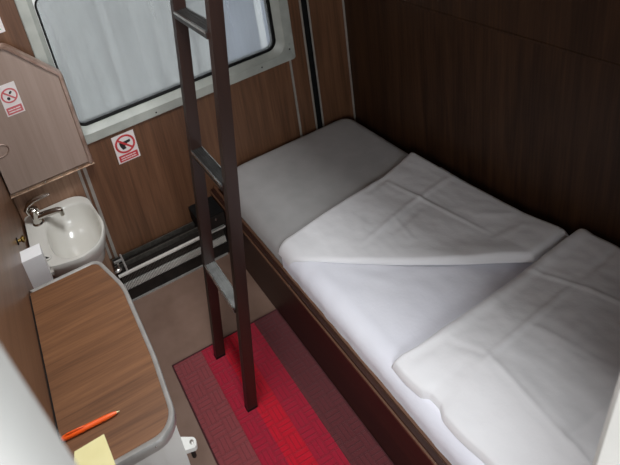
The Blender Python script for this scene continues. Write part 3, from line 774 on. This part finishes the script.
def sign(label, cx, z0, z1, wd, y, red, icon, lines):
    """white card: a red ring with a slash over a black picture, red band of small print below"""
    t = thing('prohibition_sign', label, 'sign', (cx, y, z0))
    h = z1-z0; x0, x1 = cx-wd/2, cx+wd/2
    part('card', lambda b: box(b, x0, x1, y-0.0012, y-0.0002, z0, z1), M['sign_white'], t)
    yy = y-0.0012; c = (cx, z0+h*0.625); R = wd*0.45
    part('pictogram', lambda b: icon(b, c, R, yy-0.0001), M['sign_black'], t, smooth=False)
    part('ring', lambda b: disc(b, c, R*0.80, R, yy-0.0003), M[red], t, smooth=False)
    part('slash', lambda b: bar(b, (c[0]-R*0.62, c[1]+R*0.62), (c[0]+R*0.62, c[1]-R*0.62), R*0.20, yy-0.0005), M[red], t, smooth=False)
    band = part('text_band', lambda b: box(b, x0+wd*0.07, x1-wd*0.07, yy-0.0006, yy, z0+h*0.04, z0+h*0.27), M[red], t, smooth=False)
    def text(b):
        for k, row in enumerate(lines):
            z = z0+h*(0.19-0.08*k); x = x0+wd*0.15; s = wd*0.7/sum(a+0.35 for a in row)
            for a in row:
                box(b, x, x+a*s, yy-0.0010, yy-0.0007, z-h*0.016, z+h*0.016); x += (a+0.35)*s
    part('small_print', text, M['sign_white'], band, smooth=False)
    return t

def icon_gun(b, c, R, y):     # dark L-shaped outline under the slash
    x, z = c
    prism(b, [(x-0.55*R, z+0.30*R), (x-0.52*R, z-0.10*R), (x-0.34*R, z-0.55*R), (x+0.02*R, z-0.50*R), (x-0.04*R, z-0.18*R), (x+0.16*R, z-0.14*R), (x+0.20*R, z+0.02*R), (x+0.55*R, z+0.06*R), (x+0.56*R, z+0.34*R), (x-0.05*R, z+0.30*R)], y-0.0002, y, 'y')
def icon_two(b, c, R, y):     # two small dark shapes either side of the slash
    x, z = c
    prism(b, [(x+0.00*R, z+0.20*R), (x+0.18*R, z+0.12*R), (x+0.44*R, z+0.36*R), (x+0.34*R, z+0.56*R), (x+0.10*R, z+0.44*R)], y-0.0002, y, 'y')
    disc(b, (x-0.20*R, z-0.34*R), 0, 0.19*R, y, 16, 0.0002)
    prism(b, [(x-0.30*R, z-0.60*R), (x-0.02*R, z-0.56*R), (x-0.06*R, z-0.40*R), (x-0.30*R, z-0.42*R)], y-0.0002, y, 'y')
sign('white card with red prohibition ring on the brown wall under the window frame', 0.2935, 0.630, 0.768, 0.100, YW, 'sign_red', icon_gun, [(3, 5, 2), (4, 3, 4)])
sign('faded prohibition sticker on the raised washbasin lid', -0.0712, 1.057, 1.187, 0.068, LY-0.0100, 'sign_pink', icon_two, [(4, 2, 4), (5, 4)])
nt = thing('wall_notice', 'small white notice with a green line on the wall beside the window', 'notice', (-0.05, YW, 1.36))
part('card', lambda b: box(b, -0.100, 0.000, YW-0.0014, YW-0.0002, 1.360, 1.50), M['sign_white'], nt)
part('green_line', lambda b: box(b, -0.096, -0.012, YW-0.002, YW-0.0014, 1.372, 1.376), M['sign_green'], nt, smooth=False)
part('print', lambda b: [box(b, -0.09+0.016*i, -0.080+0.016*i, YW-0.002, YW-0.0014, 1.384, 1.392) for i in range(5)], M['sign_black'], nt, smooth=False)

# ------------------------------------------------------------------ light
wd_ = bpy.data.worlds.new('overcast_sky'); scene.world = wd_; wd_.use_nodes = True
bg = wd_.node_tree.nodes['Background']; bg.inputs[0].default_value = (0.90, 0.95, 1.0, 1); bg.inputs[1].default_value = 1.7

def area(name, loc, target, sx, sy, power, color):
    l = bpy.data.lights.new(name, 'AREA'); l.shape = 'RECTANGLE'; l.size = sx; l.size_y = sy; l.energy = power; l.color = color
    o = bpy.data.objects.new(name, l); COL.objects.link(o); o.location = loc
    o.rotation_euler = (Vector(target)-Vector(loc)).to_track_quat('-Z', 'Y').to_euler()
    return o
area('corridor_window_daylight', (-0.75, -1.25, 1.95), (0.35, 0.9, 0.5), 2.3, 0.9, 75, (0.96, 0.98, 1.0))
area('ceiling_lamp_light', (0.33, 1.02, 2.455), (0.33, 1.02, 0.0), 0.22, 0.45, 22, (0.97, 0.985, 1.0))

# ------------------------------------------------------------------ camera (f = 538.8 px, the picture is a crop below and right of the lens axis)
yaw, pitch, roll = (math.radians(a) for a in (14.856, 24.138, 15.014))
fwd = Vector((sin(yaw)*cos(pitch), cos(yaw)*cos(pitch), -sin(pitch)))
rt = Vector((cos(yaw), -sin(yaw), 0)); dn = fwd.cross(rt)
r2 = rt*cos(roll)+dn*sin(roll); d2 = dn*cos(roll)-rt*sin(roll)
cam = bpy.data.cameras.new('camera'); co_ = bpy.data.objects.new('camera', cam); COL.objects.link(co_)
mw = Matrix((r2, -d2, -fwd)).transposed().to_4x4(); mw.translation = (0, 0, 1.95)
co_.matrix_world = mw
cam.sensor_fit = 'HORIZONTAL'; cam.sensor_width = 36.0; cam.lens = 538.8*36/620
cam.shift_x = (310-155)/620; cam.shift_y = (58-232.5)/620
cam.clip_start = 0.02; cam.clip_end = 50
cam.dof.use_dof = True; cam.dof.focus_distance = 1.7; cam.dof.aperture_fstop = 7
scene.camera = co_
vs = scene.view_settings; vs.view_transform = 'Standard'; vs.look = 'None'; vs.exposure = 0.12; vs.gamma = 1.0; vs.use_curve_mapping = False
